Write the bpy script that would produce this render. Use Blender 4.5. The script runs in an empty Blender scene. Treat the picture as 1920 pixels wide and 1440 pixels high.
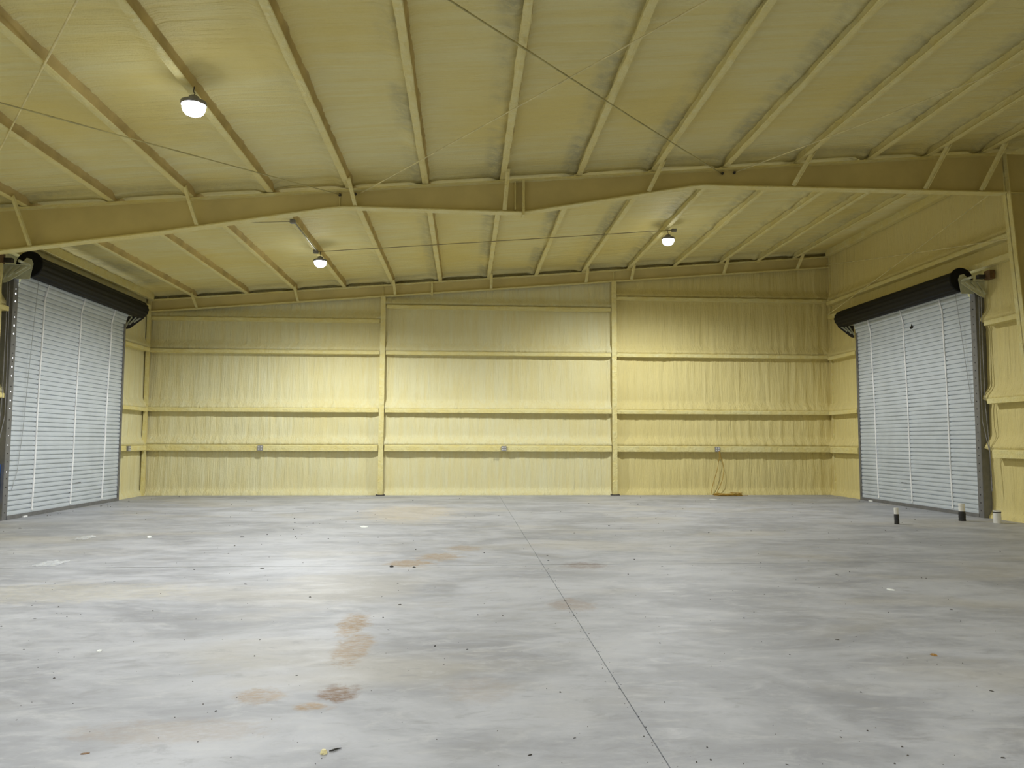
import bpy, math, random
from mathutils import Vector, Matrix, noise

random.seed(11)
SC = bpy.context.scene
COL = SC.collection

# ------------------------------------------------------------------ helpers
def nz(x, y, z=0.0):
    return noise.noise(Vector((x, y, z)))

def lerp(a, b, t):
    return a + (b - a) * t

def sstep(a, b, x):
    t = min(1.0, max(0.0, (x - a) / (b - a)))
    return t * t * (3 - 2 * t)

class MB:
    """collects vertices and faces, then links them as one mesh object"""
    def __init__(self):
        self.v = []; self.f = []; self.m = []
    def add(self, vs, fs, mi=0):
        o = len(self.v)
        self.v += [tuple(p) for p in vs]
        self.f += [tuple(i + o for i in f) for f in fs]
        self.m += [mi] * len(fs)
        return self
    def box(self, x0, x1, y0, y1, z0, z1, mi=0):
        vs = [(x0,y0,z0),(x1,y0,z0),(x1,y1,z0),(x0,y1,z0),(x0,y0,z1),(x1,y0,z1),(x1,y1,z1),(x0,y1,z1)]
        return self.add(vs, [(3,2,1,0),(4,5,6,7),(0,1,5,4),(1,2,6,5),(2,3,7,6),(3,0,4,7)], mi)
    def loft(self, rings, cap=True, closed=True, mi=0):
        n = len(rings[0]); vs = [p for r in rings for p in r]; fs = []
        for i in range(len(rings) - 1):
            for j in range(n if closed else n - 1):
                k = (j + 1) % n
                fs.append((i*n+j, i*n+k, (i+1)*n+k, (i+1)*n+j))
        if cap and closed:
            fs.append(tuple(range(n - 1, -1, -1)))
            fs.append(tuple((len(rings)-1)*n + j for j in range(n)))
        return self.add(vs, fs, mi)
    def prism(self, poly, d, mi=0):
        """polygon of 3D points extruded by vector d"""
        d = Vector(d)
        return self.loft([[Vector(p) for p in poly], [Vector(p) + d for p in poly]], mi=mi)
    def tube(self, pts, r, n=8, mi=0):
        pts = [Vector(p) for p in pts]; rings = []
        rr = r if isinstance(r, (list, tuple)) else [r] * len(pts)
        ref = None
        for i, p in enumerate(pts):
            a = pts[max(0, i-1)]; b = pts[min(len(pts)-1, i+1)]
            t = (b - a).normalized()
            if ref is None:
                ref = Vector((0,0,1)) if abs(t.z) < .9 else Vector((1,0,0))
            u = (ref - t * ref.dot(t)).normalized(); w = t.cross(u); ref = u
            rings.append([p + (u*math.cos(2*math.pi*k/n) + w*math.sin(2*math.pi*k/n)) * rr[i] for k in range(n)])
        return self.loft(rings, mi=mi)
    def bar(self, p0, p1, w, d, up=(0,0,1), mi=0):
        p0 = Vector(p0); p1 = Vector(p1); t = (p1-p0).normalized()
        u = Vector(up); u = (u - t*u.dot(t)).normalized(); s = t.cross(u)
        ring = lambda c: [c - s*w/2 - u*d/2, c + s*w/2 - u*d/2, c + s*w/2 + u*d/2, c - s*w/2 + u*d/2]
        return self.loft([ring(p0), ring(p1)], mi=mi)
    def lathe(self, c, prof, n=24, axis='z', mi=0):
        """prof: list of (radius, height along axis)"""
        c = Vector(c); rings = []
        for r, h in prof:
            ring = []
            for k in range(n):
                a = 2*math.pi*k/n; x, y = r*math.cos(a), r*math.sin(a)
                ring.append(c + (Vector((x, y, h)) if axis == 'z' else Vector((x, h, y)) if axis == 'y' else Vector((h, x, y))))
            rings.append(ring)
        return self.loft(rings, mi=mi)
    def build(self, name, mat, parent=None, keep=False, smooth=False, bevel=0):
        me = bpy.data.meshes.new(name)
        vs = self.v
        if keep:
            c = Vector((0,0,0))
        else:
            xs = [p[0] for p in vs]; ys = [p[1] for p in vs]; zs = [p[2] for p in vs]
            c = Vector(((min(xs)+max(xs))/2, (min(ys)+max(ys))/2, min(zs)))
        me.from_pydata([(p[0]-c.x, p[1]-c.y, p[2]-c.z) for p in vs], [], self.f)
        for mm in (mat if isinstance(mat, (list, tuple)) else [mat]):
            me.materials.append(mm)
        if any(self.m):
            for p, i in zip(me.polygons, self.m): p.material_index = i
        if smooth:
            for p in me.polygons: p.use_smooth = True
        me.validate(); me.update()
        import bmesh
        if not keep:
            b = bmesh.new(); b.from_mesh(me); bmesh.ops.recalc_face_normals(b, faces=b.faces); b.to_mesh(me); b.free()
        o = bpy.data.objects.new(name, me); COL.objects.link(o)
        if parent is not None:
            o.parent = parent; o.location = c - world_of(parent)
        else:
            o.location = c
        if bevel:
            md = o.modifiers.new('bevel', 'BEVEL'); md.width = bevel; md.segments = 2; md.limit_method = 'ANGLE'
        return o

def world_of(o):
    v = Vector(o.location)
    while o.parent is not None:
        o = o.parent; v += Vector(o.location)
    return v

def tag(o, label, cat, group=None, kind='thing'):
    o['label'] = label; o['category'] = cat
    if group: o['group'] = group
    if kind: o['kind'] = kind
    return o

def empty(name, loc, label, cat, group=None, kind='thing'):
    o = bpy.data.objects.new(name, None); COL.objects.link(o); o.location = loc
    o.empty_display_size = .2
    return tag(o, label, cat, group, kind)

# ------------------------------------------------------------------ materials
def new_mat(name):
    m = bpy.data.materials.new(name); m.use_nodes = True
    nt = m.node_tree; b = nt.nodes['Principled BSDF']
    return m, nt, b

class G:
    """small node-graph writer"""
    def __init__(self, nt): self.nt = nt
    def n(self, typ, **kw):
        x = self.nt.nodes.new(typ)
        for k, v in kw.items(): setattr(x, k, v)
        return x
    def link(self, a, b): self.nt.links.new(a, b)
    def mapping(self, src, scale, loc=(0,0,0)):
        m = self.n('ShaderNodeMapping'); m.inputs['Scale'].default_value = scale; m.inputs['Location'].default_value = loc
        self.link(src, m.inputs['Vector']); return m.outputs[0]
    def noise(self, vec, scale, detail=4, rough=.55, dist=0):
        x = self.n('ShaderNodeTexNoise'); x.inputs['Scale'].default_value = scale; x.inputs['Detail'].default_value = detail
        x.inputs['Roughness'].default_value = rough; x.inputs['Distortion'].default_value = dist
        self.link(vec, x.inputs['Vector']); return x.outputs['Fac']
    def ramp(self, fac, lo, hi, a=0., b=1.):
        x = self.n('ShaderNodeMapRange'); x.interpolation_type = 'SMOOTHSTEP'
        x.inputs[1].default_value = lo; x.inputs[2].default_value = hi; x.inputs[3].default_value = a; x.inputs[4].default_value = b
        self.link(fac, x.inputs[0]); return x.outputs[0]
    def math(self, op, a, b=None):
        x = self.n('ShaderNodeMath', operation=op)
        for i, v in enumerate((a, b)):
            if v is None: continue
            if isinstance(v, (int, float)): x.inputs[i].default_value = v
            else: self.link(v, x.inputs[i])
        return x.outputs[0]
    def mix(self, fac, a, b):
        x = self.n('ShaderNodeMix', data_type='RGBA')
        if isinstance(fac, (int, float)): x.inputs['Factor'].default_value = fac
        else: self.link(fac, x.inputs['Factor'])
        for k, v in (('A', a), ('B', b)):
            s = [i for i in x.inputs if i.name == k and i.type == 'RGBA'][0]
            if isinstance(v, tuple): s.default_value = (*v, 1)
            else: self.link(v, s)
        return [o for o in x.outputs if o.type == 'RGBA'][0]
    def bump(self, h, strength, dist, bsdf):
        x = self.n('ShaderNodeBump'); x.inputs['Strength'].default_value = strength; x.inputs['Distance'].default_value = dist
        self.link(h, x.inputs['Height']); self.link(x.outputs[0], bsdf.inputs['Normal'])

FOAM_COLS = ((.765, .695, .345), (.735, .605, .205), (.800, .745, .440)); WALL_COLS = ((.760, .715, .435), (.735, .615, .240), (.800, .770, .530)); MIST = (.44, .405, .225)

def foam_material(name, streak, mist=False, warm=.5, warm_x=None, tint=1., cols=None):
    """sprayed polyurethane foam; `streak` scales object space so the spray passes run along one axis"""
    FOAM, FOAM_WARM, FOAM_PALE = cols or FOAM_COLS
    m, nt, b = new_mat(name); g = G(nt)
    tc = g.n('ShaderNodeTexCoord').outputs['Object']
    st = g.mapping(tc, streak)
    s1 = g.noise(st, 1.0, 5, .6, .4)
    s2 = g.noise(st, 3.1, 4, .6, .2)
    big = g.noise(tc, .35, 3, .5)
    fine = g.noise(tc, 38, 3, .6)
    c = g.mix(g.ramp(s1, .34, .68, 1 - tint, 1.), FOAM_WARM, FOAM)
    c = g.mix(g.math('MULTIPLY', g.ramp(s2, .5, .75), .55), c, FOAM_PALE)
    c = g.mix(g.math('MULTIPLY', g.ramp(big, .45, .7), warm), c, FOAM_WARM)
    if warm_x:  # blends to the warmer foam colour across this X range
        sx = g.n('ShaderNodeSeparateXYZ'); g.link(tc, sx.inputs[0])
        c = g.mix(g.math('MULTIPLY', g.ramp(sx.outputs[0], *warm_x), .75), c, FOAM_WARM)
    if mist:
        at = g.n('ShaderNodeAttribute', attribute_name='thin_spray')
        tex = g.ramp(g.noise(tc, 7, 5, .7), .3, .62)
        f = g.math('MULTIPLY', at.outputs['Fac'], g.math('ADD', g.math('MULTIPLY', tex, .6), .4))
        c = g.mix(f, c, MIST)
    g.link(c, b.inputs['Base Color'])
    b.inputs['Roughness'].default_value = .62
    b.inputs['Specular IOR Level'].default_value = .25
    h = g.math('ADD', g.math('MULTIPLY', s1, .5), g.math('ADD', g.math('MULTIPLY', s2, .35), g.math('MULTIPLY', fine, .12)))
    g.bump(h, 1., .085 if mist else .075, b)
    return m

def plain(name, col, rough=.5, metal=0., var=.12, scale=14, bump=0, spec=.5):
    m, nt, b = new_mat(name); g = G(nt)
    tc = g.n('ShaderNodeTexCoord').outputs['Object']
    n1 = g.noise(tc, scale, 4)
    dark = tuple(x*(1-var) for x in col); lite = tuple(min(1, x*(1+var)) for x in col)
    g.link(g.mix(g.ramp(n1, .3, .7), dark, lite), b.inputs['Base Color'])
    b.inputs['Roughness'].default_value = rough; b.inputs['Metallic'].default_value = metal
    b.inputs['Specular IOR Level'].default_value = spec
    if bump: g.bump(g.noise(tc, scale*6, 3), bump, .004, b)
    return m

FOAM_WALL = foam_material('foam_wall', (7.0, 7.0, .55), warm=.3, warm_x=(4.6, 4.9), cols=WALL_COLS, tint=.4)
FOAM_ROOF = foam_material('foam_roof', (.38, 6.0, .38), mist=True, warm=.8, tint=.55)
FOAM_STEEL = foam_material('foam_steel', (3.0, 3.0, 3.0), mist=True, warm=.5, tint=.6)
GREY_LINE = plain('curtain_line', (.36, .37, .37), .6, 0, .1, 10)
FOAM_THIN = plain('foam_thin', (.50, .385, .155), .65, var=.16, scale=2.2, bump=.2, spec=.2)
FOAM_WEB = plain('foam_web', (.61, .505, .215), .6, var=.07, scale=1.2, bump=.15, spec=.25)
GUIDE = plain('galvanised_guide', (.19, .19, .195), .45, .3, .1, 6)
ZINC = plain('zinc_bracket', (.62, .63, .47), .5, .15, .12, 8)
SLAT = plain('door_slat', (.545, .59, .63), .42, 0, .045, 2.5)
STRAP = plain('white_strap', (.90, .90, .89), .6, 0, .04, 8)
BLACK = plain('black_barrel', (.0045, .0045, .005), .6, 0, .3, 10, spec=.25)
RUBBER = plain('dark_rubber', (.10, .10, .105), .6, 0, .2, 10)
BROWN = plain('brown_housing', (.15, .085, .035), .6, 0, .2, 10)
DARK = plain('dark_hardware', (.04, .035, .03), .6, 0, .2, 20)
GREYBOX = plain('grey_box', (.24, .24, .26), .4, .5, .15, 20)
PLATE = plain('cover_plate', (.32, .31, .30), .4, .3, .1, 20)
SOCKET = plain('socket_white', (.72, .71, .68), .5, 0, .05, 20)
CONDUIT = plain('conduit', (.36, .34, .26), .4, .5, .1, 10)
WIRE = plain('thin_wire', (.30, .25, .13), .6, 0, .1, 10)
ROD = plain('rod_overspray', (.74, .65, .33), .6, 0, .18, 4)
RODDARK = plain('rod_bare', (.44, .39, .17), .5, .2, .2, 3)
PVC = plain('pvc_white', (.78, .77, .73), .4, 0, .04, 8)
TAPE = plain('black_wrap', (.02, .02, .021), .55, 0, .3, 25, bump=.6)
CORD = plain('orange_cord', (.42, .25, .03), .5, 0, .15, 8)
BLUE = plain('blue_sheet', (.03, .10, .34), .5, 0, .3, 5)
WOOD = plain('wood_chip', (.22, .135, .075), .7, 0, .3, 60)
LEAF = plain('leaf_tan', (.33, .18, .05), .7, 0, .3, 60)
TWIG = plain('twig_dark', (.05, .05, .045), .8, 0, .3, 60)
PAPER = plain('paper_white', (.80, .82, .80), .6, 0, .05, 30)
FOAMCHIP = plain('foam_chip', (.80, .72, .40), .7, 0, .2, 60)
GRIT = plain('grit', (.075, .068, .06), .8, 0, .5, 3)

def film_material():
    m, nt, b = new_mat('clear_film')
    b.inputs['Base Color'].default_value = (.9, .92, .93, 1); b.inputs['Roughness'].default_value = .12
    b.inputs['Alpha'].default_value = .45; b.inputs['Specular IOR Level'].default_value = .8
    return m
FILM = film_material()

def concrete():
    m, nt, b = new_mat('concrete'); g = G(nt)
    tc = g.n('ShaderNodeTexCoord').outputs['Object']
    big = g.noise(g.mapping(tc, (.55, .9, 1)), 1, 5, .6, .8)
    mid = g.noise(g.mapping(tc, (1.3, 3.2, 1), (7, 3, 0)), 1.2, 6, .65, 1.2)
    fin = g.noise(tc, 26, 5, .7)
    warm = g.noise(g.mapping(tc, (.35, .6, 1), (21, 9, 0)), 1, 4, .55)
    c = g.mix(g.ramp(big, .33, .68), (.288, .293, .316), (.445, .452, .482))
    c = g.mix(g.math('MULTIPLY', g.ramp(mid, .48, .72), .5), c, (.485, .492, .515))
    c = g.mix(g.math('MULTIPLY', g.ramp(mid, .48, .28), .35), c, (.28, .28, .293))
    c = g.mix(g.math('MULTIPLY', g.ramp(warm, .5, .68), .38), c, (.45, .41, .33))
    c = g.mix(g.math('MULTIPLY', g.ramp(fin, .56, .74), .28), c, (.27, .265, .26))
    n3 = g.noise(g.mapping(tc, (2.6, 5.2, 1), (3, 8, 0)), 1, 9, .74, .5)
    c = g.mix(g.math('MULTIPLY', g.ramp(n3, .50, .68), .55), c, (.49, .492, .50))
    c = g.mix(g.math('MULTIPLY', g.ramp(n3, .48, .33), .5), c, (.255, .255, .265))
    # rust and mud stains: centre, half sizes, colour, strength
    sn = g.noise(tc, 6.5, 6, .7, .6)
    sn2 = g.noise(g.mapping(tc, (11, 24, 1)), 1, 8, .78)
    RUST = (.165, .088, .035); TAN = (.31, .215, .12); RED = (.27, .185, .12)
    stains = [(-.835, 5.38, .135, .21, RUST, 1.), (-.965, 5.13, .13, .085, TAN, .95), (-1.36, 5.36, .19, .17, TAN, .75),
              (-1.02, 7.35, .15, .5, TAN, .95), (-.90, 6.55, .17, .55, TAN, .8), (-.75, 10.9, .35, .35, TAN, .9), (-.35, 11.5, .35, .4, TAN, .8), (.0, 12.4, .3, .35, TAN, .6),
              (1.65, 10.62, .32, .32, RUST, .55), (1.12, 8.1, .28, .32, RED, .5), (-1.3, 18.6, 1.2, 2.2, (.56,.47,.33), .55),
              (-1.7, 4.75, .6, .22, TAN, .3), (.12, 5.4, .28, .3, TAN, .22), (-4.4, 9.0, 1.4, .6, (.55,.5,.37), .35), (-1.75, 6.1, .35, .3, (.4,.37,.3), .25)]
    for cx, cy, sx, sy, colr, k in stains:
        mp = g.mapping(tc, (1/sx, 1/sy, 0), (-cx/sx, -cy/sy, 0))
        ln = g.n('ShaderNodeVectorMath', operation='LENGTH'); g.link(mp, ln.inputs[0])
        d = g.math('ADD', ln.outputs['Value'], g.math('MULTIPLY', g.math('SUBTRACT', sn, .5), 1.9))
        f = g.math('MULTIPLY', g.ramp(d, 1.15, .55), g.math('MULTIPLY', g.ramp(sn2, .38, .58, .30, 1.), k))
        c = g.mix(f, c, colr)
    g.link(c, b.inputs['Base Color'])
    rg = g.ramp(mid, .3, .7, .46, .66); g.link(rg, b.inputs['Roughness'])
    b.inputs['Specular IOR Level'].default_value = .35
    g.bump(g.math('ADD', g.math('MULTIPLY', mid, .5), g.math('MULTIPLY', fin, .25)), .22, .01, b)
    return m
CONCRETE = concrete()
JOINT = plain('joint_dirt', (.10, .085, .075), .9, 0, .3, 12)

def lamp_material():
    m, nt, b = new_mat('lamp_lens')
    b.inputs['Base Color'].default_value = (.9, .9, .9, 1)
    b.inputs['Emission Color'].default_value = (.93, .96, 1, 1); b.inputs['Emission Strength'].default_value = 40
    return m
LENS = lamp_material()

# ------------------------------------------------------------------ sizes (metres)
D = 24.284            # face of the girts and columns on the end wall
FR = 15.05            # rigid frame
XL, XR = -9.70, 11.75 # girt faces on the side walls
RECESS = .21          # foam face behind the girt face
def pb(x): return 6.84 + .0815 * x      # underside of the purlins
PURL = [-8.40, -6.80, -5.30, -3.79, -2.27, -.77, .77, 2.30, 3.82, 5.30, 6.81, 8.34, 9.60, 10.80]
CEIL = .185
FRONT = -12.0

# ------------------------------------------------------------------ floor
JX, JY = 1.085, 10.72
fb = MB()
for x0, x1 in ((-10.1, JX - .0035), (JX + .0035, 12.2)):
    for y0, y1 in ((FRONT - .2, JY - .010), (JY + .010, 24.7)):
        fb.box(x0, x1, y0, y1, -.15, 0)
fb.box(-10.1, 12.2, FRONT - .2, 24.7, -.2, -.012, mi=1)
fl = fb.build('floor', [CONCRETE, JOINT], keep=True)
tag(fl, 'worn grey concrete slab floor with saw-cut joints and brown stains', 'floor', kind='structure')

# ------------------------------------------------------------------ foam walls
def wall_grid(us, zs, fn, skip=None):
    b = MB(); nu = len(us)
    vs = [fn(u, z) for z in zs for u in us]
    fs = []
    for j in range(len(zs) - 1):
        for i in range(nu - 1):
            if skip and skip((us[i]+us[i+1])/2, (zs[j]+zs[j+1])/2): continue
            fs.append((j*nu+i, j*nu+i+1, (j+1)*nu+i+1, (j+1)*nu+i))
    return b.add(vs, fs)

def frange(a, b, s):
    n = max(1, int(round((b-a)/s))); return [a + (b-a)*i/n for i in range(n+1)]

BAYS = [(-9.80, -2.70), (-2.52, 4.68), (4.84, 11.90)]
G_LOW = [(1.375, 1.555), (2.585, 2.70), (4.415, 4.525)]
G_TOP = [(5.43, 5.54), (5.895, 6.005), (6.275, 6.375)]
def foam_relief(u, z, girts, seed, amp=1.0):
    """how far the foam stands in front of its mean face"""
    r = .0
    r += .022 * nz(u*.9, z*1.1, seed) + .016 * amp * nz(u*5.5, z*.5, seed+3) + .011 * amp * nz(u*12, z*.9, seed+7) + .004*nz(u*26, z*2.4, seed+9)
    for zb, zt in girts:
        if z >= zt:
            t = sstep(.34, 0, z - zt)
            r += t * (.145 + .02*nz(u*5, z*4, seed+11)) + .012*t*nz(u*11, z*9, seed+13)
        elif z < zb:
            t = sstep(.16, 0, zb - z)
            r -= .02 * t
    t = sstep(.22, 0, z)
    r += t * (.10 + .025*nz(u*6, z*6, seed+15))
    return r

def back_fn(x, z):
    k = 0 if x < -2.6 else (1 if x < 4.76 else 2)
    r = foam_relief(x, z, G_LOW + [G_TOP[k]], 1.0, (1.1, 1.1, 1.6)[k])
    for c in (-2.62, 4.76):
        t = sstep(.28, .08, abs(x - c)); r += .05*t
    return (x, D + RECESS - r, z)
us = frange(-9.98, 12.08, .045); zs = frange(-.02, 8.1, .062)
wb = wall_grid(us, zs, back_fn)
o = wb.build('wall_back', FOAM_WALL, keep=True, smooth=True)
tag(o, 'end wall of sprayed yellow foam in three bays', 'wall', kind='structure')

DY0, DY1, DZ = 16.90, 22.32, 5.08
G_RIGHT = [(1.36, 1.545), (2.575, 2.69), (4.35, 4.46), (6.155, 6.27)]
G_LEFT = [(1.38, 1.52), (2.575, 2.68), (4.42, 4.53)]
def side_us():
    return frange(FRONT-.1, 13.6, 1.2)[:-1] + frange(13.6, 16.9, .06)[:-1] + frange(16.9, 22.32, .2)[:-1] + frange(22.32, 24.6, .05)
in_door = lambda u, z: DY0 < u < DY1 and z < DZ
def right_fn(y, z):
    r = foam_relief(y, z, G_RIGHT, 31., 1.2)
    return (XR + RECESS - r, y, z)
def left_fn(y, z):
    r = foam_relief(y, z, G_LEFT, 57., 1.0)
    return (XL - RECESS + r, y, z)
zside = sorted(set(frange(-.02, 5.62, .07) + frange(5.62, 8.1, .08)))
o = wall_grid(side_us(), zside, right_fn, in_door).build('wall_right', FOAM_WALL, keep=True, smooth=True)
tag(o, 'foam-sprayed high-eave side wall around a rolling door', 'wall', kind='structure')
o = wall_grid(side_us(), sorted(set(frange(-.02, 5.62, .07) + frange(5.62, 6.6, .08))), left_fn, in_door).build('wall_left', FOAM_WALL, keep=True, smooth=True)
tag(o, 'foam-sprayed low-eave side wall around a rolling door', 'wall', kind='structure')
b = MB(); b.box(-10.1, 12.2, FRONT - .2, FRONT, -.05, 8.2)
o = b.build('wall_front', FOAM_WALL, keep=True)
tag(o, 'foam-sprayed wall behind the viewer closing the hall', 'wall', kind='structure')

# ------------------------------------------------------------------ ceiling
cx = [-10.05, -9.8, -9.5, -9.2, -8.9]
for i, p in enumerate(PURL):
    nx = PURL[i+1] if i + 1 < len(PURL) else 12.15
    cx += [p + d for d in (-.46, -.36, -.28, -.21, -.15, -.10, -.05, 0.0, .05, .1, .17, .26)]
    s = nx - .46 - (p + .26)
    if i + 1 < len(PURL): cx += [p + .26 + s*k/4 for k in (1, 2, 3)]
cx += [11.3, 11.6, 11.85, 12.0, 12.15]
cx = sorted(set(round(v, 4) for v in cx))
cy = frange(FRONT - .1, 7.4, .9)[:-1] + frange(7.4, 24.62, .056)
cv, cf, mist = [], [], []
for y in cy:
    for x in cx:
        z = pb(x) + CEIL
        r = .016*nz(x*.6, y*2.2, 2.) + .015*nz(x*.8, y*7.0, 4.) + .009*nz(x*1.5, y*15., 6.) + .003*nz(x*9, y*15, 8.)
        mv = 0.
        j = min(range(len(PURL)), key=lambda k: abs(PURL[k] - .12 - x))
        dx = x - PURL[j]
        fill = math.exp(-((dx + .17)/.11)**2)
        r -= fill * (.05 + (.04 + .02*(j > 4))*nz(y*1.1, j*3.3, 1.) + .032*nz(y*4.5, x*7, 3.) + .014*nz(y*11, x*13, 5.))
        r -= .03*math.exp(-((dx - .04)/.06)**2)
        w = (0, .05, .12, .1, .25, .75, .95, .95, .95, .9, .75, .75, .6, .6)[j]
        band = sstep(-.50, -.26, dx) * sstep(.0, -.06, dx)
        mv = band * w * min(1, max(0, .62 + 1.1*nz(y*.8, j*5.1, 12.) + .5*nz(y*4, x*5, 14.)))
        if x < -8.5 and y > FR + .2:
            mv = max(mv, .85*min(1, max(0, .5 + 1.5*nz(x*1.1, y*.7, 21.))))
        for fy in (FR, D):
            r -= .085*math.exp(-((y - fy)/.13)**2)
            q = abs(y - fy - (.0 if fy == FR else 0))
            mv = max(mv, .7*sstep(.55, .2, q)*min(1, max(0, .35 + 1.2*nz(x*.9, y*2, 33.))))
        cv.append((x, y, z + r)); mist.append(min(1, mv))
n = len(cx)
for j in range(len(cy)-1):
    for i in range(n-1):
        cf.append((j*n+i, (j+1)*n+i, (j+1)*n+i+1, j*n+i+1))
b = MB(); b.add(cv, cf)
o = b.build('ceiling', FOAM_ROOF, keep=True, smooth=True)
at = o.data.attributes.new('thin_spray', 'FLOAT', 'POINT'); at.data.foreach_set('value', mist)
tag(o, 'sloping roof underside sprayed with ribbed yellow foam', 'ceiling', kind='structure')

# ------------------------------------------------------------------ roof purlins
ORD = ['first', 'second', 'third', 'fourth', 'fifth', 'sixth', 'seventh', 'eighth', 'ninth', 'tenth', 'eleventh', 'twelfth', 'thirteenth', 'fourteenth']
SPECIAL = {3: ', holding two lamps', 9: ', holding one far lamp', 13: ', closest to the high eave', 0: ', closest to the low eave'}
for j, x in enumerate(PURL):
    rough = (0, .1, .1, .2, .5, .9, 1.2, 1.2, 1, 1, .5, .4, .3, .3)[j]
    prof = [(-.105, .0), (-.05, -.004), (.0, .0), (.012, .012), (.016, .09), (.03, .15), (.07, .20), (-.10, .20), (-.075, .13), (-.06, .055), (-.10, .03), (-.112, .014)]
    rings = []
    for y in frange(5.9, 24.36, .11):
        q = pb(x); ring = []
        for k, (a, c) in enumerate(prof):
            w = rough * (.010*nz(y*2.2, k*.7, j*4.) + .006*nz(y*7, k*.9, j*4.+2))
            w2 = rough * (.008*nz(y*2.6, k*.6, j*4.+9))
            ring.append((x + a + w, y, q + c + (w2 if c < .1 else 0)))
        rings.append(ring)
    b = MB(); b.loft(rings); K = len(prof)
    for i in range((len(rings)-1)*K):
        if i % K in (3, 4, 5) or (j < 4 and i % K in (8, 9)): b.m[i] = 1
    o = b.build('roof_purlin', [FOAM_STEEL, FOAM_THIN], smooth=False)
    tag(o, 'foam-coated roof purlin, %s counted from the low eave%s' % (ORD[j], SPECIAL.get(j, '')), 'purlin', 'roof purlins')

# ------------------------------------------------------------------ rigid frame across the hall
frame = empty('roof_beam', (1.1, FR, 5.2), 'deep tapered steel roof beam crossing the whole hall overhead', 'beam')
BOT = [(-9.75, 5.17), (-8.94, 5.285), (-5.96, 5.72), (-2.75, 6.255), (-2.45, 6.288), (-2.15, 6.295), (1.12, 6.262), (4.60, 6.885), (4.85, 6.905), (11.20, 6.905)]
def bot(x):
    for (a, za), (c, zc) in zip(BOT, BOT[1:]):
        if a <= x <= c: return lerp(za, zc, (x-a)/(c-a))
    return BOT[-1][1]
b = MB()
wx = [p[0] for p in BOT]
poly = [(x, FR, bot(x)) for x in wx] + [(x, FR, pb(x) - .04) for x in reversed(wx)]
b.prism(poly, (0, .03, 0)); b.build('web', FOAM_WEB, frame)
b = MB(); rings = []
for x in wx:
    z = bot(x); rings.append([(x, FR-.10, z), (x, FR+.12, z), (x, FR+.12, z-.024), (x, FR-.10, z-.024)])
b.loft(rings); b.build('bottom_flange', FOAM_STEEL, frame)
b = MB(); rings = []
for x in frange(-9.75, 11.19, .12):
    z = pb(x) - .012; e = .012*nz(x*3, 1, 5); e2 = .014*nz(x*2.3, 9, 5)
    rings.append([(x, FR-.11+e, z-.030), (x, FR+.13, z-.034), (x, FR+.13, z+.004), (x, FR-.11+e, z+.004)])
b.loft(rings); b.build('top_flange', FOAM_STEEL, frame)
b = MB(); b.box(1.105, 1.155, FR-.115, FR+.13, 6.19, pb(1.1)-.035); b.build('splice_plate', FOAM_STEEL, frame)
b = MB(); b.box(.955, .975, FR-.10, FR, 6.30, pb(.96)-.045); b.build('stiffener', FOAM_STEEL, frame)
b = MB(); b.bar((-2.50, FR-.012, 6.29), (-2.50, FR-.012, 6.60), .018, .02, (0,1,0)); b.build('stiffener', FOAM_STEEL, frame)
def brace(parent, p0, p1):
    """angle-section flange brace"""
    p0 = Vector(p0); p1 = Vector(p1); b = MB()
    b.bar(p0, p1, .078, .010, (0,1,0)); s = Vector((.034, -.034, 0))
    b.bar(p0+s, p1+s, .010, .07, (0,1,0))
    return b.build('flange_brace', FOAM_STEEL, parent)
for j in (0, 2, 4, 6, 8, 10, 12, 13):
    x = PURL[j]; xb = x + (.08 if j < 6 else -.02 if j < 7 else -.16)
    brace(frame, (x + .02, FR - .62, pb(x) + .03), (xb, FR - .085, bot(xb) + .02))
for x0, x1 in ((-2.62, -2.5), (-2.1, -2.2), (5.1, 5.2), (5.55, 5.45)):
    b = MB(); b.lathe((x1, FR - .02, pb(x1) - .10), [(.022, -.05), (.03, -.02), (.03, .0)], 10, 'y'); b.build('rod_washer', DARK, frame)

# columns of that frame, on both side walls
def frame_column(label, xi_top, xi_bot, xo, ztop, sgn):
    e = empty('steel_column', ((xi_bot+xo)/2, FR, 0), label, 'column')
    b = MB(); b.prism([(xi_bot, FR, .02), (xo, FR, .02), (xo, FR, ztop), (xi_top, FR, ztop)], (0, .03, 0)); b.build('web', FOAM_WEB, e)
    b = MB(); t = .02*sgn
    b.loft([[(xi_bot, FR-.10, .02), (xi_bot+t, FR-.10, .02), (xi_bot+t, FR+.13, .02), (xi_bot, FR+.13, .02)],
            [(xi_top, FR-.10, ztop), (xi_top+t, FR-.10, ztop), (xi_top+t, FR+.13, ztop), (xi_top, FR+.13, ztop)]])
    b.build('inner_flange', FOAM_STEEL, e)
    b = MB(); b.box(min(xo, xo+t), max(xo, xo+t), FR-.10, FR+.13, .02, ztop); b.build('outer_flange', FOAM_STEEL, e)
    b = MB(); b.box(min(xi_bot, xo)-.05, max(xi_bot, xo)+.05, FR-.14, FR+.17, 0, .02); b.build('base_plate', FOAM_STEEL, e)
    return e
cR = frame_column('tapered steel frame column beside the door without daylight holes', 11.20, 11.74, 11.86, 7.74, 1)
b = MB(); b.box(11.26, 11.85, FR-.09, FR, 6.885, 6.90); b.build('stiffener', FOAM_STEEL, cR)
frame_column('steel frame column at the low eave, carrying the roof beam', -9.25, -9.45, -9.82, 5.9, -1)

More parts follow.
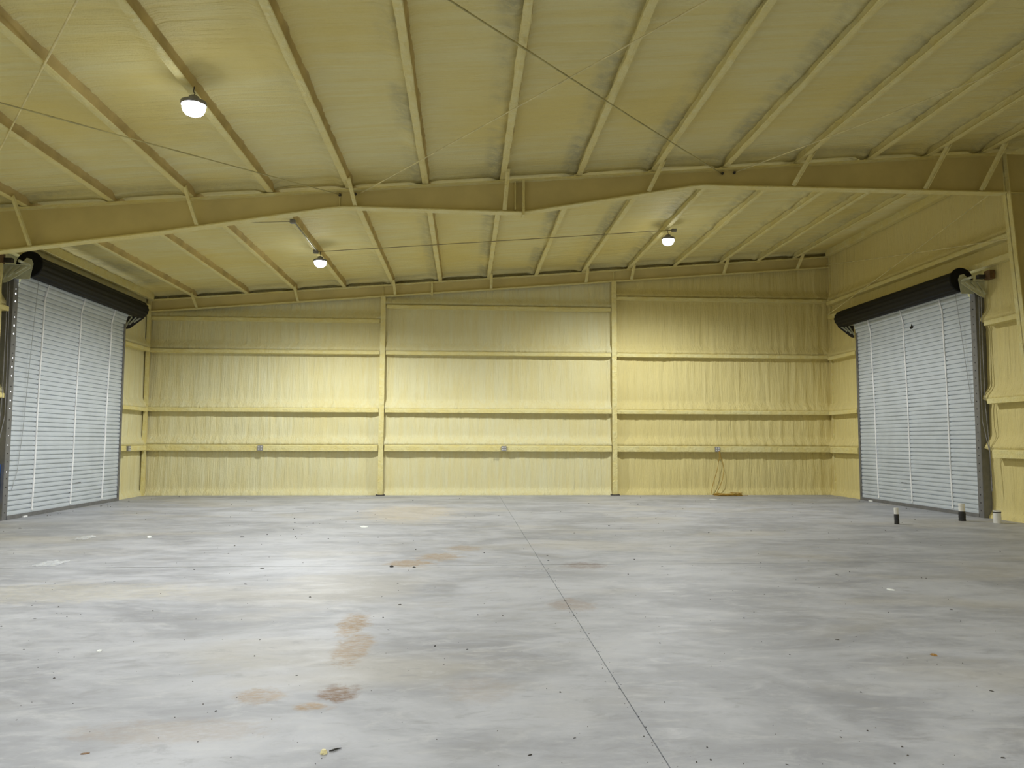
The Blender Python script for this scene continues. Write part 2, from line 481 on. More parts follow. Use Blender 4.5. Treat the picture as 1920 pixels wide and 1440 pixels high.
# ------------------------------------------------------------------ end wall frame
er = empty('end_rafter', (1.1, D, 5.6), 'shallow foam-coated rafter along the top of the end wall', 'rafter')
ET = .375
b = MB(); rings = []
for x in frange(-9.86, 11.98, .3):
    rings.append([(x, D+.03, pb(x)-ET+.02), (x, D+.06, pb(x)-ET+.02), (x, D+.06, pb(x)-.03), (x, D+.03, pb(x)-.03)])
b.loft(rings); b.build('web', FOAM_WEB, er)
for nm, dz, t in (('bottom_flange', -ET, .026), ('top_flange', -.04, .045)):
    b = MB(); rings = []
    for x in frange(-9.86, 11.98, .3):
        z = pb(x) + dz + .004*nz(x, 2, 8)
        rings.append([(x, D-.06, z), (x, D+.12, z), (x, D+.12, z+t), (x, D-.06, z+t)])
    b.loft(rings); b.build(nm, FOAM_STEEL, er)
b = MB(); b.box(-1.115, -1.05, D-.075, D+.05, pb(-1.08)-ET-.05, pb(-1.08)-.0); b.build('splice_plate', FOAM_STEEL, er)
for x in (-2.62, 4.76):
    b = MB(); b.box(x-.01, x+.01, D-.03, D+.04, pb(x)-ET+.03, pb(x)-.05); b.build('stiffener', FOAM_STEEL, er)
for j in (0, 2, 4, 6, 8, 9, 11, 13):
    x = PURL[j]; xb = x + .03
    brace(er, (x + .02, D - .55, pb(x) + .03), (xb, D - .045, pb(xb) - ET + .03))

def end_column(x, w, ztop, label, dark_side):
    e = empty('end_wall_column', (x, D, 0), label, 'column', 'columns of the end wall')
    b = MB(); rings = []
    for z in frange(.03, ztop, .15):
        e1 = .006*nz(z*2, x, 1); rings.append([(x-w/2+e1, D-.03, z), (x+w/2+e1, D-.03, z), (x+w/2+e1, D-.004, z), (x-w/2+e1, D-.004, z)])
    b.loft(rings); b.build('flange', FOAM_STEEL, e)
    b = MB(); b.box(x-.02, x+.03, D-.004, D+.16, .03, ztop); b.build('web', FOAM_WEB, e)
    b = MB(); b.box(x-w/2-.06, x+w/2+.06, D-.07, D+.12, 0, .03); b.build('base_plate', DARK, e)
    return e
end_column(-2.615, .155, pb(-2.6)-ET+.02, 'foam-coated end wall column between the cord-free low bay and the centre bay', 1)
end_column(4.765, .155, pb(4.76)-ET+.02, 'foam-coated end wall column between the centre bay and the bay with the cord', 1)
def corner_column(x, label, ztop):
    e = empty('corner_column', (x, D, 0), label, 'column')
    b = MB(); rings = []
    for z in frange(.0, ztop, .15):
        e1 = .006*nz(z*2, x, 1); rings.append([(x-.055+e1, D-.05, z), (x+.055+e1, D-.05, z), (x+.055+e1, D-.02, z), (x-.055+e1, D-.02, z)])
    b.loft(rings); b.build('flange', FOAM_STEEL, e)
    b = MB(); b.box(x-.015, x+.015, D-.02, D+.14, 0, ztop); b.build('web', FOAM_WEB, e)
    return e
corner_column(-9.81, 'foam-coated corner column beside the door showing daylight holes', pb(-9.8)-.0)
corner_column(11.96, 'foam-coated corner column beside the door with the torn curtain', pb(11.96)-.0)

# ------------------------------------------------------------------ girts
def girt(axis, face, sgn, u0, u1, zb, zt, label, seed, wob=1.0):
    """C girt buried in foam: flat face, sharp underside, rounded foam shoulder on top"""
    rings = []; h = zt - zb
    for u in frange(u0, u1, .1):
        a = wob*.010*nz(u*1.6, seed, 3.); c = wob*.008*nz(u*4.5, seed, 5.); t = wob*.012*nz(u*3.1, seed, 7.)
        dp = [(0+a*.4, zb+.004+c*.3), (0+a*.4, zt-.022+c), (.012+a, zt+t), (.06+a, zt+.012+t), (.26, zt+.02), (.26, zb), (.012, zb+c*.2)]
        if axis == 'x': rings.append([(u, face+d, z) for d, z in dp])
        else: rings.append([(face+sgn*d, u, z) for d, z in dp])
    b = MB(); b.loft(rings); o = b.build('wall_girt', FOAM_STEEL)
    return tag(o, label, 'girt', 'wall girts')
BN = ['bay nearest the low eave', 'centre bay', 'bay with the extension cord']
LV = ['lowest', 'second lowest', 'second highest', 'highest']
for k, (x0, x1) in enumerate(BAYS):
    for l, (zb, zt) in enumerate(G_LOW + [G_TOP[k]]):
        girt('x', D, 1, x0 + .01, x1 - .01, zb, zt, '%s foam-covered end wall girt, in the %s%s' % (LV[l], BN[k], ', holding an outlet box' if l == 0 else ''), k*4.+l*1.3, .35 if l == 0 else 1.)
DR, DL = 'the door with the torn curtain', 'the door with daylight holes'
for l, (zb, zt) in enumerate(G_RIGHT[:3]):
    girt('y', XR, 1, 22.42, 24.15, zb, zt, '%s girt between %s and end wall corner' % (['lowest', 'middle', 'highest'][l], DR), 20.+l, .5)
    girt('y', XR, 1, FR + .14, (16.52, 16.62, 16.62)[l], zb, zt, '%s short girt between %s and frame column' % (['lowest', 'middle', 'highest'][l], DR), 30.+l, 1.3)
girt('y', XR, 1, FR + .14, 24.15, G_RIGHT[3][0], G_RIGHT[3][1], 'long sloping-looking girt running above the door with the torn curtain', 41., .8)
for l, (zb, zt) in enumerate(G_LEFT):
    girt('y', XL, -1, 22.44, 24.15, zb, zt, '%s short girt between %s and end wall corner' % (['lowest', 'middle', 'highest'][l], DL), 50.+l, .5)
    girt('y', XL, -1, FR + .14, 16.80 if l else 16.7, zb, zt, '%s foam-covered girt stub ending short of %s' % (['lowest', 'middle', 'highest'][l], DL), 60.+l, 1.3)

def header(face, sgn, label, z):
    rings = []
    for u in frange(FR + .14, 24.15, .12):
        a = .008*nz(u*2, face, 3.)
        rings.append([(face - sgn*(.0)+a, u, z), (face+a, u, z+.13), (face+sgn*.19, u, z+.16), (face+sgn*.19, u, z)])
    b = MB(); b.loft(rings); o = b.build('door_header', FOAM_STEEL); return tag(o, label, 'header beam')
header(XR + .03, 1, 'foam-covered header just above the black roll of the torn door', 5.70)
header(XL - .02, -1, 'foam-covered header above the black roll of the door with daylight holes', 5.72)
# eave struts where roof and side walls meet
for x, lab in ((-9.72, 'foam-covered eave strut along the low side of the roof'), (11.86, 'foam-covered eave strut along the high side of the roof')):
    b = MB(); rings = []
    for y in frange(FR + .14, 24.2, .15):
        a = .01*nz(y*1.3, x, 2.); z = pb(x)
        rings.append([(x-.07, y, z-.02+a), (x+.07, y, z-.02+a), (x+.07, y, z+.2), (x-.07, y, z+.2)])
    b.loft(rings); tag(b.build('eave_strut', FOAM_STEEL), lab, 'eave strut')
# foam lip where the sprayed foam stops beside the left door
b = MB(); rings = []
for z in frange(.0, 5.55, .1):
    a = .05*nz(z*.9, 3, 1) + .02*nz(z*3, 5, 1) - .012*z; y = 16.62 + a
    rings.append([(XL-.03, y-.04, z), (XL-.03, y+.02, z), (XL-.2, y+.03, z), (XL-.2, y-.07, z)])
b.loft(rings); tag(b.build('foam_lip', FOAM_STEEL, smooth=True), 'wavy raw edge of foam beside the door with daylight holes', 'foam edge')

# ------------------------------------------------------------------ brace rods
def rod(label, p0, p1, r=.011, mat=ROD, lumps=True):
    p0 = Vector(p0); p1 = Vector(p1); n = 40; pts = []; rr = []
    for i in range(n+1):
        t = i/n; p = p0.lerp(p1, t); p.z -= .03*4*t*(1-t)
        pts.append(p); rr.append(r*(1 + (.55*max(0, nz(t*14, p0.x, 3.)) if lumps else 0)))
    b = MB(); b.tube(pts, rr, 6); o = b.build('brace_rod', mat, smooth=True)
    return tag(o, label, 'brace rod', 'diagonal brace rods')
def roofpt(x, y, dz=-.06): return (x, y, pb(x) + dz)
zn = -.10
rod('dark brace rod across the middle roof panel, ending towards the high eave', roofpt(-2.35, 5.9, -.04), roofpt(5.18, FR-.03, zn), .012, RODDARK)
rod('pale foam-dusted brace rod in the middle roof panel, meeting the beam nearer the low eave', roofpt(5.08, 5.9, -.04), roofpt(-2.12, FR-.03, zn), .011)
rod('brace rod below the lamp-side roof, running from the low eave to the beam knee', roofpt(-10.0, 5.9, -.04) if False else roofpt(-9.75, 6.3, -.04), roofpt(-2.48, FR-.03, zn), .010, RODDARK)
rod('thin brace rod sloping from the beam up towards the high eave', roofpt(11.6, 5.9, -.04), roofpt(5.45, FR-.03, zn), .010)
rod('half-buried brace rod crossing two purlins at the low eave side', roofpt(-2.35, 5.9, .03), roofpt(-9.2, 14.6, .0), .012)
rod('nearly level brace rod on the wall above the torn door', (XR+.0, 24.1, 7.49), (XR+.0, 15.2, 6.05), .012)
rod('steep brace rod on the wall above the torn door, crossing another rod', (XR-.02, 15.2, 7.47), (XR-.02, 24.1, 5.82), .012)

# ------------------------------------------------------------------ rolling doors
def roll_door(num, X, s, label):
    """X: curtain plane, s: +1 when the wall lies towards +X"""
    e = bpy.data.objects.new('door_%d' % num, None); COL.objects.link(e); e.location = (X, 19.62, 0)
    tag(e, label, 'rolling door', kind='structure')
    Y0, Y1 = 17.05, 22.22
    inw = -s                                     # towards the hall
    # curtain: interlocking slats, one corrugated sheet
    prof = []; z = .07; pitch = .1065; zt = 5.24
    while z < zt:
        prof += [(z, .0), (z+.013, .0), (z+.017, .026), (z+.05, .030), (z+.098, .026), (z+.103, .0)]
        z += pitch
    prof.append((z, .0))
    b = MB(); vs = []
    ys = [Y0-.01, Y0+.02, Y1, Y1+.08]
    for y in ys:
        for zz, d in prof: 
            lean = .10 * sstep(4.9, 5.35, zz)
            vs.append((X + inw*(d + lean), y, zz))
    n = len(prof); fs = [(i*n+j, (i+1)*n+j, (i+1)*n+j+1, i*n+j+1) for i in range(3) for j in range(n-1)]
    b.add(vs, fs); cur = b.build('curtain', SLAT, e)
    for ys_, yb in ((18.10, 17.98), (19.80, 19.66), (21.47, 21.30)):
        b = MB(); pts = []
        for i in range(25):
            t = i/24; zz = lerp(.13, 5.32, t); pts.append((X + inw*(.036 + .10*sstep(4.9, 5.35, zz)), lerp(yb, ys_, t) + .012*math.sin(t*9), zz))
        b.tube(pts, .022, 6); b.build('strap', STRAP, e)
    b = MB(); b.box(min(X-.02, X+inw*.045), max(X-.02, X+inw*.045), Y0-.02, Y1+.06, .0, .085); bb = b.build('bottom_bar', GUIDE, e)
    b = MB(); b.box(min(X+inw*.04, X+inw*.075), max(X+inw*.04, X+inw*.075), 17.62 if num == 1 else 21.62, 17.76 if num == 1 else 21.80, .0, .03); b.build('white_block', STRAP, bb)  # small white block at the foot of the bottom bar
    # guides: perforated face plate, return leg to the wall
    for (g0, g1, ret) in ((16.87, 17.05, 16.87), (22.22, 22.34, 22.34)):
        fx = X + inw*.036
        zsn = 5.22; b = MB()
        hy = (g0 + g1)/2; r = .013
        bright = g0 < 20 and num == 1
        holes = []
        if bright:
            rs = .0085
            for zc, rad in ((4.93, .75), (4.83, 1.35), (4.66, 1.1), (4.32, .8), (4.14, 1.35), (3.96, 1.2), (3.44, .85), (3.25, 1.3), (3.06, .9), (2.72, .9), (2.53, 1.15), (2.36, .7), (1.78, .6), (1.58, .7), (1.02, .75)):
                holes.append((zc, .0155*rad))
        holes.sort()
        # strips above/below each hole, and an octagonal cut in a square cell
        zprev = .0
        def quad(ya, yb, za, zb): b.add([(fx, ya, za), (fx, yb, za), (fx, yb, zb), (fx, ya, zb)], [(0, 1, 2, 3)])
        for zc, rad in holes:
            c = .03
            quad(g0, g1, zprev, zc - c)
            quad(g0, hy - c, zc - c, zc + c); quad(hy + c, g1, zc - c, zc + c)
            sq = []; oc = []
            for k in range(8):
                a = math.pi/4*k
                q = (math.cos(a), math.sin(a)); mq = max(abs(q[0]), abs(q[1]))
                sq.append((fx, hy + c*q[0]/mq, zc + c*q[1]/mq)); oc.append((fx, hy + rad*q[0], zc + rad*q[1]))
            o0 = len(b.v)
            b.add(sq + oc, [(k, (k+1) % 8, 8 + (k+1) % 8, 8 + k) for k in range(8)])
            zprev = zc + c
        quad(g0, g1, zprev, zsn)
        gd = b.build('guide_rail', GUIDE, e)
        b = MB(); b.box(min(fx, X + s*.30), max(fx, X + s*.30), ret-.006, ret+.006, 0, zsn); b.build('return_leg', GUIDE, gd)
        if g0 < 20:
            for i in range(28):
                zc = .16 + i*.178
                if any(abs(zc - h) < .075 for h, _ in holes): continue
                b = MB(); b.lathe((fx + inw*.001, hy, zc), [(.013, 0), (.013, inw*.006), (.008, inw*.009)], 8, 'x'); b.build('bolt', DARK, gd)
        else:
            for i in range(26):
                zc = .12 + i*.19
                b = MB(); b.box(min(fx, fx+inw*.004), max(fx, fx+inw*.004), g0+.0, g0+.03, zc, zc+.10); b.build('rubber_clip', RUBBER, gd)
    # rolled-up curtain on its barrel
    bx, bz, R = X + inw*.30, 5.455, .245
    b = MB(); rings = []
    for y in (16.98, 17.0, 22.62, 22.66):
        k = .9 if y in (16.98, 22.66) else 1
        rings.append([(bx + k*R*(1 + .035*math.cos(14*a))*math.cos(a), y, bz + k*R*(1 + .035*math.cos(14*a))*math.sin(a)) for a in [2*math.pi*i/84 for i in range(84)]])
    b.loft(rings); brl = b.build('barrel', BLACK, e)
    b = MB(); b.lathe((bx, 16.93, bz+.02), [(.27, 0), (.285, .02), (.27, .04)], 32, 'y'); b.build('end_ring', BLACK, brl)
    b = MB(); b.tube([(bx, 16.55, bz), (bx, 16.95, bz)], .03, 10); b.build('axle', ZINC, brl)
    wall = X + s*.12
    # ribbed triangular bracket at each end
    for yb in (16.74, 22.72):
        zt = 5.40 if yb < 20 else 5.28
        xin = X + inw*(.44 if yb < 20 else .38)
        pl = [(xin, yb, zt), (wall, yb, zt), (wall, yb, zt-.38), (wall + inw*.10, yb, zt-.36), (xin, yb, zt-.05)]
        b = MB(); b.prism(pl, (0, .012, 0)); br = b.build('wall_bracket', ZINC if yb < 20 else DARK, e)
        for k in range(3):
            t0 = .14 + .26*k; b = MB()
            b.bar((lerp(xin, wall, t0), yb-.008, zt-.02), (lerp(xin, wall, min(1, t0+.42)), yb-.008, zt-.02-.33*min(1, (t0+.42-.0))*.85), .035, .05, (0,1,0))
            b.build('rib', ZINC, br)
        b = MB(); b.box(min(xin, wall), max(xin, wall), yb-.05, yb+.0, zt-.003, zt+.009); b.build('top_lip', ZINC, br)
    b = MB(); b.prism([(X+inw*.40, 16.90, bz+.02), (X+inw*.36, 16.90, bz+.12), (X+inw*.26, 16.90, bz+.15), (X+inw*.18, 16.90, bz+.06), (X+inw*.02, 16.90, bz-.10), (X+inw*.02, 16.90, 5.14), (X+inw*.34, 16.90, 5.14)], (0, .012, 0)); b.build('end_plate', ZINC, e)
    b = MB(); b.box(min(X+s*.02, X+s*.14), max(X+s*.02, X+s*.14), 16.42, 16.62, 5.40, 5.60); gb = b.build('gear_box', BROWN, e)
    b = MB(); b.box(min(X+inw*.14, X+s*.02), max(X+inw*.14, X+s*.02), 16.56, 16.66, 5.43, 5.52); b.build('gear_shaft', DARK, gb)
    # pull chain down the near jamb and a thin grey line in front of the curtain
    b = MB()
    cxn = X + s*.02
    b.tube([(cxn, 16.74, 5.05), (cxn, 16.76, 4.0), (cxn + inw*.02, 16.72, 2.6), (cxn + inw*.03, 16.62, 1.48)], .010, 6)
    b.tube([(cxn + inw*.01, 16.80, 5.05), (cxn + inw*.03, 16.82, 3.2), (cxn + inw*.05, 16.80, 2.2), (cxn + inw*.03, 16.62, 1.46)], .010, 6)
    b.tube([(cxn + inw*.03, 16.62, 1.47), (cxn + inw*.03, 16.61, 1.1), (cxn + inw*.03, 16.60, .62)], .012, 6)
    b.build('pull_chain', GREYBOX, e)
    b = MB(); pts = [(X+inw*.14, 17.62, 5.25), (X+inw*.10, 17.58, 4.2), (X+inw*.07, 17.52, 3.0), (X+inw*.06, 17.44, 1.9), (X+inw*.05, 17.32, 1.0), (X+inw*.045, 17.16, .62)] if num == 1 else \
        [(X+inw*.14, 17.42, 5.25), (X+inw*.10, 17.32, 4.3), (X+inw*.07, 17.22, 3.4), (X+inw*.05, 17.12, 2.6)]
    b.tube(pts, .006, 6); b.build('curtain_line', GREY_LINE, e)
    # scuffs low on the curtain
    for yy, zz, w, mt in ((19.9, .62, .26, DARK), (19.92, .44, .16, STRAP), (19.62, .40, .10, DARK)):
        b = MB(); b.box(min(X+inw*.026, X+inw*.0325), max(X+inw*.026, X+inw*.0325), yy, yy+w, zz, zz+.013); b.build('scuff_mark', mt, cur)
    return e, cur
d1, c1 = roll_door(1, XL - .005, -1, 'grey slatted rolling door with daylight shining through holes in its rail')
d2, c2 = roll_door(2, XR + .03, 1, 'grey slatted rolling door with a small dark tear, behind the pipe stubs')
X = XR + .03
b = MB(); xx = X - .024
xx = X - .031
b.prism([(xx, 19.36, 4.70), (xx, 19.47, 4.69), (xx, 19.52, 4.745), (xx, 19.455, 4.76), (xx, 19.43, 4.83), (xx, 19.39, 4.77)], (-.004, 0, 0)); b.build('tear', BLACK, c2)

# blue sheet tucked behind the left guide rail
b = MB(); vs = []; fs = []
for i in range(9):
    z = lerp(.35, 1.18, i/8)
    for k in range(4):
        vs.append((XL - .03 + .015*nz(z*5, k, 2), 16.74 + .045*k - .05*abs(i-4)/8, z))
fs = [(i*4+k, i*4+k+1, (i+1)*4+k+1, (i+1)*4+k) for i in range(8) for k in range(3)]
b.add(vs, fs); o = b.build('blue_sheet', BLUE, smooth=True)
md = o.modifiers.new('thick', 'SOLIDIFY'); md.thickness = .01
tag(o, 'strip of blue plastic sheet tucked behind the rail of the door with daylight holes', 'plastic sheet')

# ------------------------------------------------------------------ lamps
def lamp(x, y, label, box=True):
    z = pb(x) - .27
    e = empty('high_bay_light', (x, y, z), label, 'ceiling light', 'round high-bay lamps')
    b = MB(); b.lathe((x, y, z), [(.165, .0), (.17, .02), (.17, .05), (.12, .07), (.07, .075), (.07, .12), (.05, .135), (.02, .14)], 32); b.build('housing', GREYBOX, e, smooth=False)
    b = MB(); b.lathe((x, y, z), [(.152, .004), (.152, -.03), (.142, -.075), (.112, -.115), (.06, -.14), (.0015, -.148)], 32); b.build('lens', LENS, e, smooth=True)
    b = MB(); b.tube([(x, y, z+.135), (x+.01, y, z+.17), (x-.01, y, z+.20), (x, y, z+.268)], .008, 8); b.build('hook', DARK, e)
    ld = bpy.data.lights.new('lamp_light', 'SPOT'); ld.spot_size = math.radians(166); ld.spot_blend = .5; ld.shadow_soft_size = .09; ld.energy = LAMP_W; ld.color = (.93, .965, 1.0)
    lo = bpy.data.objects.new('lamp_light', ld); COL.objects.link(lo); lo.parent = e; lo.location = (0, 0, -.25)
    return e
LAMP_W = 1250
PX, QX = -3.84, 5.30
lamp(PX+.10, 10.45, 'round glowing high-bay lamp in front of the roof beam, largest of the lamps')
lamp(PX+.11, 19.65, 'round glowing lamp beyond the beam, beside a conduit, on the low-eave side')
lamp(QX, 19.60, 'round glowing high-bay lamp beyond the beam, alone on the high-eave side')
for x, y, s in ((PX, 1.3, 'low-eave'), (QX + 2.2, -.6, 'high-eave')):
    lamp(x, y, 'round high-bay lamp overhead behind the viewer on the %s row' % s)

# junction boxes, conduit and wire
def jbox(x, y, z, label):
    b = MB(); b.box(x-.06, x+.06, y-.05, y+.05, z-.075, z); o = b.build('junction_box', GREYBOX, bevel=.006); return tag(o, label, 'junction box', 'grey junction boxes')
jbox(PX+.02, 19.50, pb(PX)-.006, 'grey junction box above the lamp on the conduit beyond the beam')
jbox(QX+.14, 19.52, pb(QX)-.0, 'grey junction box above the lone lamp on the high-eave side')
jbox(PX+.04, 16.80, pb(PX)-.006, 'small grey junction box at the beam end of the conduit')
b = MB(); b.tube([(PX+.055, 16.86, pb(PX)-.03), (PX+.045, 19.44, pb(PX)-.03)], .016, 8); o = b.build('conduit', CONDUIT, smooth=True)
tag(o, 'grey metal conduit running along a purlin to a lamp beyond the beam', 'conduit')
def wire(label, p0, p1, sag=.02, r=.010):
    p0 = Vector(p0); p1 = Vector(p1); pts = []
    for i in range(21):
        t = i/20; p = p0.lerp(p1, t); p.z -= sag*4*t*(1-t); pts.append(p)
    b = MB(); b.tube(pts, r, 6); return tag(b.build('electric_wire', WIRE, smooth=True), label, 'wire')
wire('thin dark wire strung straight across the purlins between two far lamps', (PX+.08, 19.52, pb(PX)-.03), (QX+.07, 19.52, pb(QX)-.03), .01)
wire('short wire from the conduit box towards the low eave behind the beam', (-5.3, 16.70, pb(-5.3)-.02), (PX-.02, 16.80, pb(PX)-.04), .0, .007)

# ------------------------------------------------------------------ outlet boxes
def outlet(c, axis, label):
    x, y, z = c; e = empty('outlet_box', c, label, 'electrical outlet', 'outlet boxes on the lowest girt')
    def bx(a0, a1, d0, d1, z0, z1):
        b = MB()
        if axis == 'x': b.box(x+a0, x+a1, y-d1, y-d0, z+z0, z+z1)
        else: b.box(x+d0, x+d1, y+a0, y+a1, z+z0, z+z1)
        return b
    bx(-.075, .075, -.01, .05, -.075, .075).build('box', GREYBOX, e, bevel=.006)
    pl = bx(-.08, .08, .05, .056, -.08, .08).build('cover_plate', PLATE, e)
    for sx in (-.04, .04):
        for sz in (-.036, .036):
            bx(sx-.019, sx+.019, .056, .060, sz-.017, sz+.017).build('socket', SOCKET, pl)
outlet((-6.31, D, 1.465), 'x', 'grey metal outlet box on the end wall girt nearest the low eave')
outlet((1.23, D, 1.47), 'x', 'grey metal outlet box on the end wall girt in the centre bay')
outlet((8.08, D, 1.465), 'x', 'grey metal outlet box with an orange cord hanging below it')
outlet((XL, 22.85, 1.45), 'y', 'grey metal outlet box on the short side-wall girt beside a rolling door')

# ------------------------------------------------------------------ extension cord
b = MB(); yw = D - .05
pts = [(8.12, yw-.02, 1.40), (8.12, yw-.03, 1.2), (8.10, yw+.0, 1.05), (8.07, yw, .85), (7.99, yw, .6), (7.90, yw, .3), (7.86, yw-.02, .08), (7.92, yw-.06, .03), (8.05, yw-.1, .03)]
def smooth_path(p, n=6):
    p = [Vector(q) for q in p]; out = []
    for i in range(len(p)-1):
        p0 = p[max(0, i-1)]; p1 = p[i]; p2 = p[i+1]; p3 = p[min(len(p)-1, i+2)]
        for k in range(n):
            t = k/n
            out.append(.5*((2*p1) + (p2-p0)*t + (2*p0-5*p1+4*p2-p3)*t*t + (3*p1-p0-3*p2+p3)*t*t*t))
    out.append(p[-1]); return out
b.tube(smooth_path(pts), .010, 6)
pts = [(8.14, yw-.02, 1.40), (8.18, yw-.02, 1.2), (8.25, yw, 1.0), (8.27, yw, .8), (8.22, yw, .5), (8.12, yw, .25), (8.04, yw-.02, .1), (8.06, yw-.08, .03), (8.2, yw-.14, .03)]
b.tube(smooth_path(pts), .010, 6)
pts = []
rnd = random.Random(4)
for i in range(64):
    a = i*.62; rx = .26 + .20*rnd.random(); ry = .13 + .07*rnd.random()
    pts.append((8.32 + .10*math.sin(i*.21) + rx*math.cos(a), yw - .25 + ry*math.sin(a), .012 + .0011*i*(.6 + .8*rnd.random())))
b.tube(smooth_path([(8.05, yw-.1, .03)] + pts + [(8.75, yw-.25, .012), (8.95, yw-.22, .012)], 4), .010, 6)
o = b.build('extension_cord', CORD, smooth=True)
tag(o, 'orange extension cord hanging from an outlet and heaped on the floor', 'extension cord')

# ------------------------------------------------------------------ pipe stubs in the floor
def stub(x, y, r, h, hb, lean, label, kind):
    e = empty('pipe_stub', (x, y, 0), label, 'pipe', 'plastic pipe stubs in the floor')
    b = MB(); b.lathe((x, y, 0), [(r, 0), (r, h-.02), (r*1.0, h), (r*.82, h), (r*.82, h-.05)], 24)
    for i, v in enumerate(b.v): b.v[i] = (v[0] + lean*v[2]/h, v[1], v[2])
    b.build('pipe', PVC, e, smooth=False)
    if hb:
        b = MB(); prof = [(r*1.15, 0)] + [(r*(1.13 + .07*nz(k*.9, x, 2)), hb*k/8) for k in range(1, 8)] + [(r*1.08, hb), (r*1.0, hb+.004)]
        b.lathe((x, y, 0), prof, 20)
        for i, v in enumerate(b.v): b.v[i] = (v[0] + lean*v[2]/h + .006*nz(v[0]*30, v[2]*25, 1), v[1], v[2])
        b.build('black_wrap', TAPE, e, smooth=True)
    b = MB(); z = h - .05
    b.lathe((x + lean*z/h, y, z), [(r*1.06, 0), (r*1.06, .045), (r*.98, .052)] if hb else [(r*1.03, 0), (r*1.03, .022)], 24); b.build('end_cap' if hb else 'dark_band', PVC if hb else DARK, e)
stub(9.02, 15.69, .042, .335, .205, -.01, 'thin white pipe stub with black wrap, standing alone farthest from the wall', 0)
stub(10.85, 16.30, .062, .375, .205, -.01, 'tall white pipe stub with black wrapped base just before the rolling door', 0)
stub(11.33, 15.86, .076, .265, 0, 0, 'short wide white pipe stub with a dark band at its rim', 0)

# ------------------------------------------------------------------ litter on the floor
def chip(name, label, cat, x, y, sx, sy, sz, mat, seed, rot=0., n=7):
    b = MB(); rings = []
    for (k, zz) in ((1., 0), (.95, .5), (.55, 1.)):
        ring = []
        for i in range(n):
            a = 2*math.pi*i/n; rr = k*(1 + .45*nz(i*1.7, seed, zz))
            px, py = sx*rr*math.cos(a), sy*rr*math.sin(a)
            ring.append((x + px*math.cos(rot) - py*math.sin(rot), y + px*math.sin(rot) + py*math.cos(rot), .0005 + sz*zz*(1 + .5*nz(i, seed, 4))))
        rings.append(ring)
    b.loft(rings); return tag(b.build(name, mat), label, cat)
chip('foam_scrap', 'pale yellow foam scrap on the floor beside a dark twig', 'scrap', -.754, 4.375, .020, .022, .02, FOAMCHIP, 3, .4, 9)
b = MB(); b.tube([(-.728, 4.395, .005), (-.708, 4.40, .008), (-.69, 4.42, .007), (-.668, 4.435, .005)], [.003, .0055, .005, .002], 6)
tag(b.build('twig', TWIG, smooth=True), 'short dark twig on the floor beside a pale foam scrap', 'twig')
chip('wood_chip', 'brown curved chip on the floor at the near low-eave corner', 'chip', -2.045, 4.44, .024, .010, .005, WOOD, 5, .3, 9)
chip('leaf', 'small orange tan leaf on the bare floor of the high-eave half', 'leaf', 3.765, 6.08, .02, .03, .012, LEAF, 8, .5, 9)
chip('dirt_clod', 'dark dirt clod lying where the cross joint meets a tan stain', 'dirt clod', -.975, 10.61, .026, .03, .020, TWIG, 12, 0, 9)
chip('dirt_crumb', 'small dark crumb by the cross joint next to the larger clod', 'dirt crumb', -.67, 10.56, .022, .025, .010, TWIG, 14, 0, 8)
chip('paper_scrap', 'flat pale blue-white paper scrap on the floor near the end wall', 'paper scrap', -1.97, 15.52, .075, .14, .004, PAPER, 16, .2, 8)
chip('paper_scrap', 'small white paper scrap on the floor below the girt outlets, high-eave side', 'paper scrap', 7.35, 22.5, .12, .16, .006, PAPER, 18, .1, 8)
chip('plaster_flake', 'small white flake on the floor of the high-eave half', 'flake', 4.93, 8.75, .035, .06, .010, PAPER, 20, .2, 7)
chip('plaster_flake', 'small white flake standing upright near the door with daylight holes', 'flake', -5.49, 13.93, .04, .08, .03, PAPER, 22, .2, 7)
chip('plaster_flake', 'white and dark flake on the floor near the low-eave frame edge', 'flake', -2.93, 6.53, .022, .03, .008, PAPER, 24, .2, 7)
# crumpled clear plastic film
def film(x, y, sx, sy, label, seed):
    b = MB(); nx, ny = 16, 10; vs = []
    for j in range(ny):
        for i in range(nx):
            u, v = i/(nx-1)-.5, j/(ny-1)-.5
            vs.append((x + sx*u*2 + .03*nz(i*.6, j*.6, seed), y + sy*v*2 + .05*nz(i*.5, j*.7, seed+2), .004 + .05*abs(nz(i*.55, j*.55, seed+5))*(1-4*u*u*.8)))
    b.add(vs, [(j*nx+i, j*nx+i+1, (j+1)*nx+i+1, (j+1)*nx+i) for j in range(ny-1) for i in range(nx-1)])
    return tag(b.build('plastic_film', FILM, smooth=True), label, 'plastic film')
film(-5.66, 11.05, .16, .22, 'crumpled clear plastic film on the floor, the larger of two pieces', 3.)
film(-6.55, 13.85, .12, .22, 'small crumple of clear film on the floor nearer the door with daylight holes', 9.)
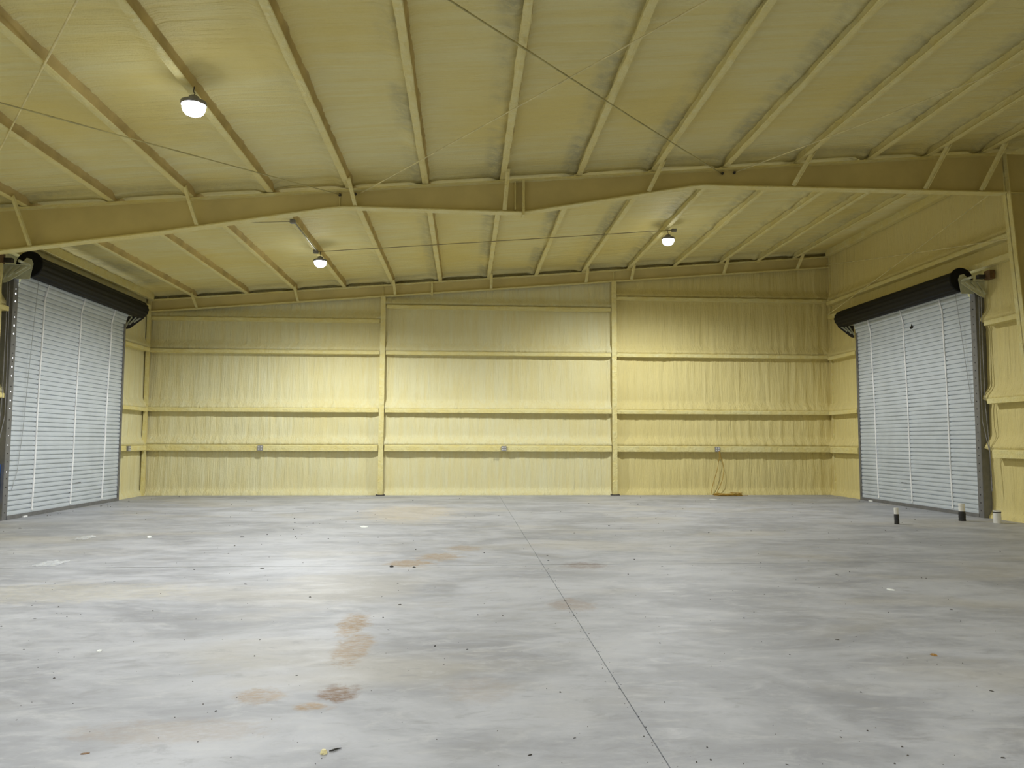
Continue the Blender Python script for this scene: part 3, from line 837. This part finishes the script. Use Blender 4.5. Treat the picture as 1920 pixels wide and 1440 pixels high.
# loose grit and specks everywhere on the slab
b = MB(); rnd = random.Random(7)
for i in range(460):
    y = 4.0 + 20*rnd.random()**1.5; x = rnd.uniform(-.62*y+.3, .72*y); x = max(-9.3, min(11.4, x))
    s = rnd.choice((.002, .0025, .003, .0035, .006)) * (1 + .10*(y - 4))
    a = rnd.random()*6; st = rnd.choice((1, 1, 1, 1.6, 3.0))
    pts = []
    for k in range(5):
        t = a + 2*math.pi*k/5; rr = s*(.7 + .6*rnd.random()); px, py = rr*st*math.cos(t), rr*math.sin(t)
        pts.append((x + px*math.cos(a) - py*math.sin(a), y + px*math.sin(a) + py*math.cos(a)))
    b.loft([[(p[0], p[1], 0.) for p in pts], [(lerp(x, p[0], .6), lerp(y, p[1], .6), s*.8) for p in pts]])
for i in range(90):      # grit caught along the long joint
    y = rnd.uniform(4.2, 11); x = JX + rnd.gauss(0, .025); s = .002 + .003*rnd.random()
    pts = [(x + s*math.cos(k*1.257), y + s*math.sin(k*1.257)) for k in range(5)]
    b.loft([[(p[0], p[1], 0.) for p in pts], [(lerp(x, p[0], .6), lerp(y, p[1], .6), s*.7) for p in pts]])
o = b.build('grit', GRIT, keep=True)
tag(o, 'loose dark grit and specks scattered over the concrete floor', 'grit', kind='stuff')

# ------------------------------------------------------------------ daylight outside
w = bpy.data.worlds.new('daylight'); SC.world = w; w.use_nodes = True
bg = w.node_tree.nodes['Background']; bg.inputs[0].default_value = (.92, .96, 1, 1); bg.inputs[1].default_value = 5.0

# ------------------------------------------------------------------ camera
pitch, yaw, roll = math.radians(4.25856814), math.radians(3.49043037), math.radians(.19573098)
F = Vector((math.sin(yaw)*math.cos(pitch), math.cos(yaw)*math.cos(pitch), math.sin(pitch)))
R = Vector((math.cos(yaw), -math.sin(yaw), 0)); U = R.cross(F)
R2 = R*math.cos(roll) + U*math.sin(roll); U2 = U*math.cos(roll) - R*math.sin(roll)
cam = bpy.data.cameras.new('camera'); co = bpy.data.objects.new('camera', cam); COL.objects.link(co)
M = Matrix((R2, U2, -F)).transposed().to_4x4(); M.translation = Vector((0, 0, 1.7)); co.matrix_world = M
cam.sensor_fit = 'HORIZONTAL'; cam.sensor_width = 36; cam.lens = 1440.14/1920*36; cam.clip_start = .05; cam.clip_end = 200
SC.camera = co

vs = SC.view_settings
SC.display_settings.display_device = 'sRGB'
vs.view_transform = 'Standard'; vs.look = 'None'; vs.gamma = 1; vs.use_curve_mapping = False
vs.exposure = 0.0
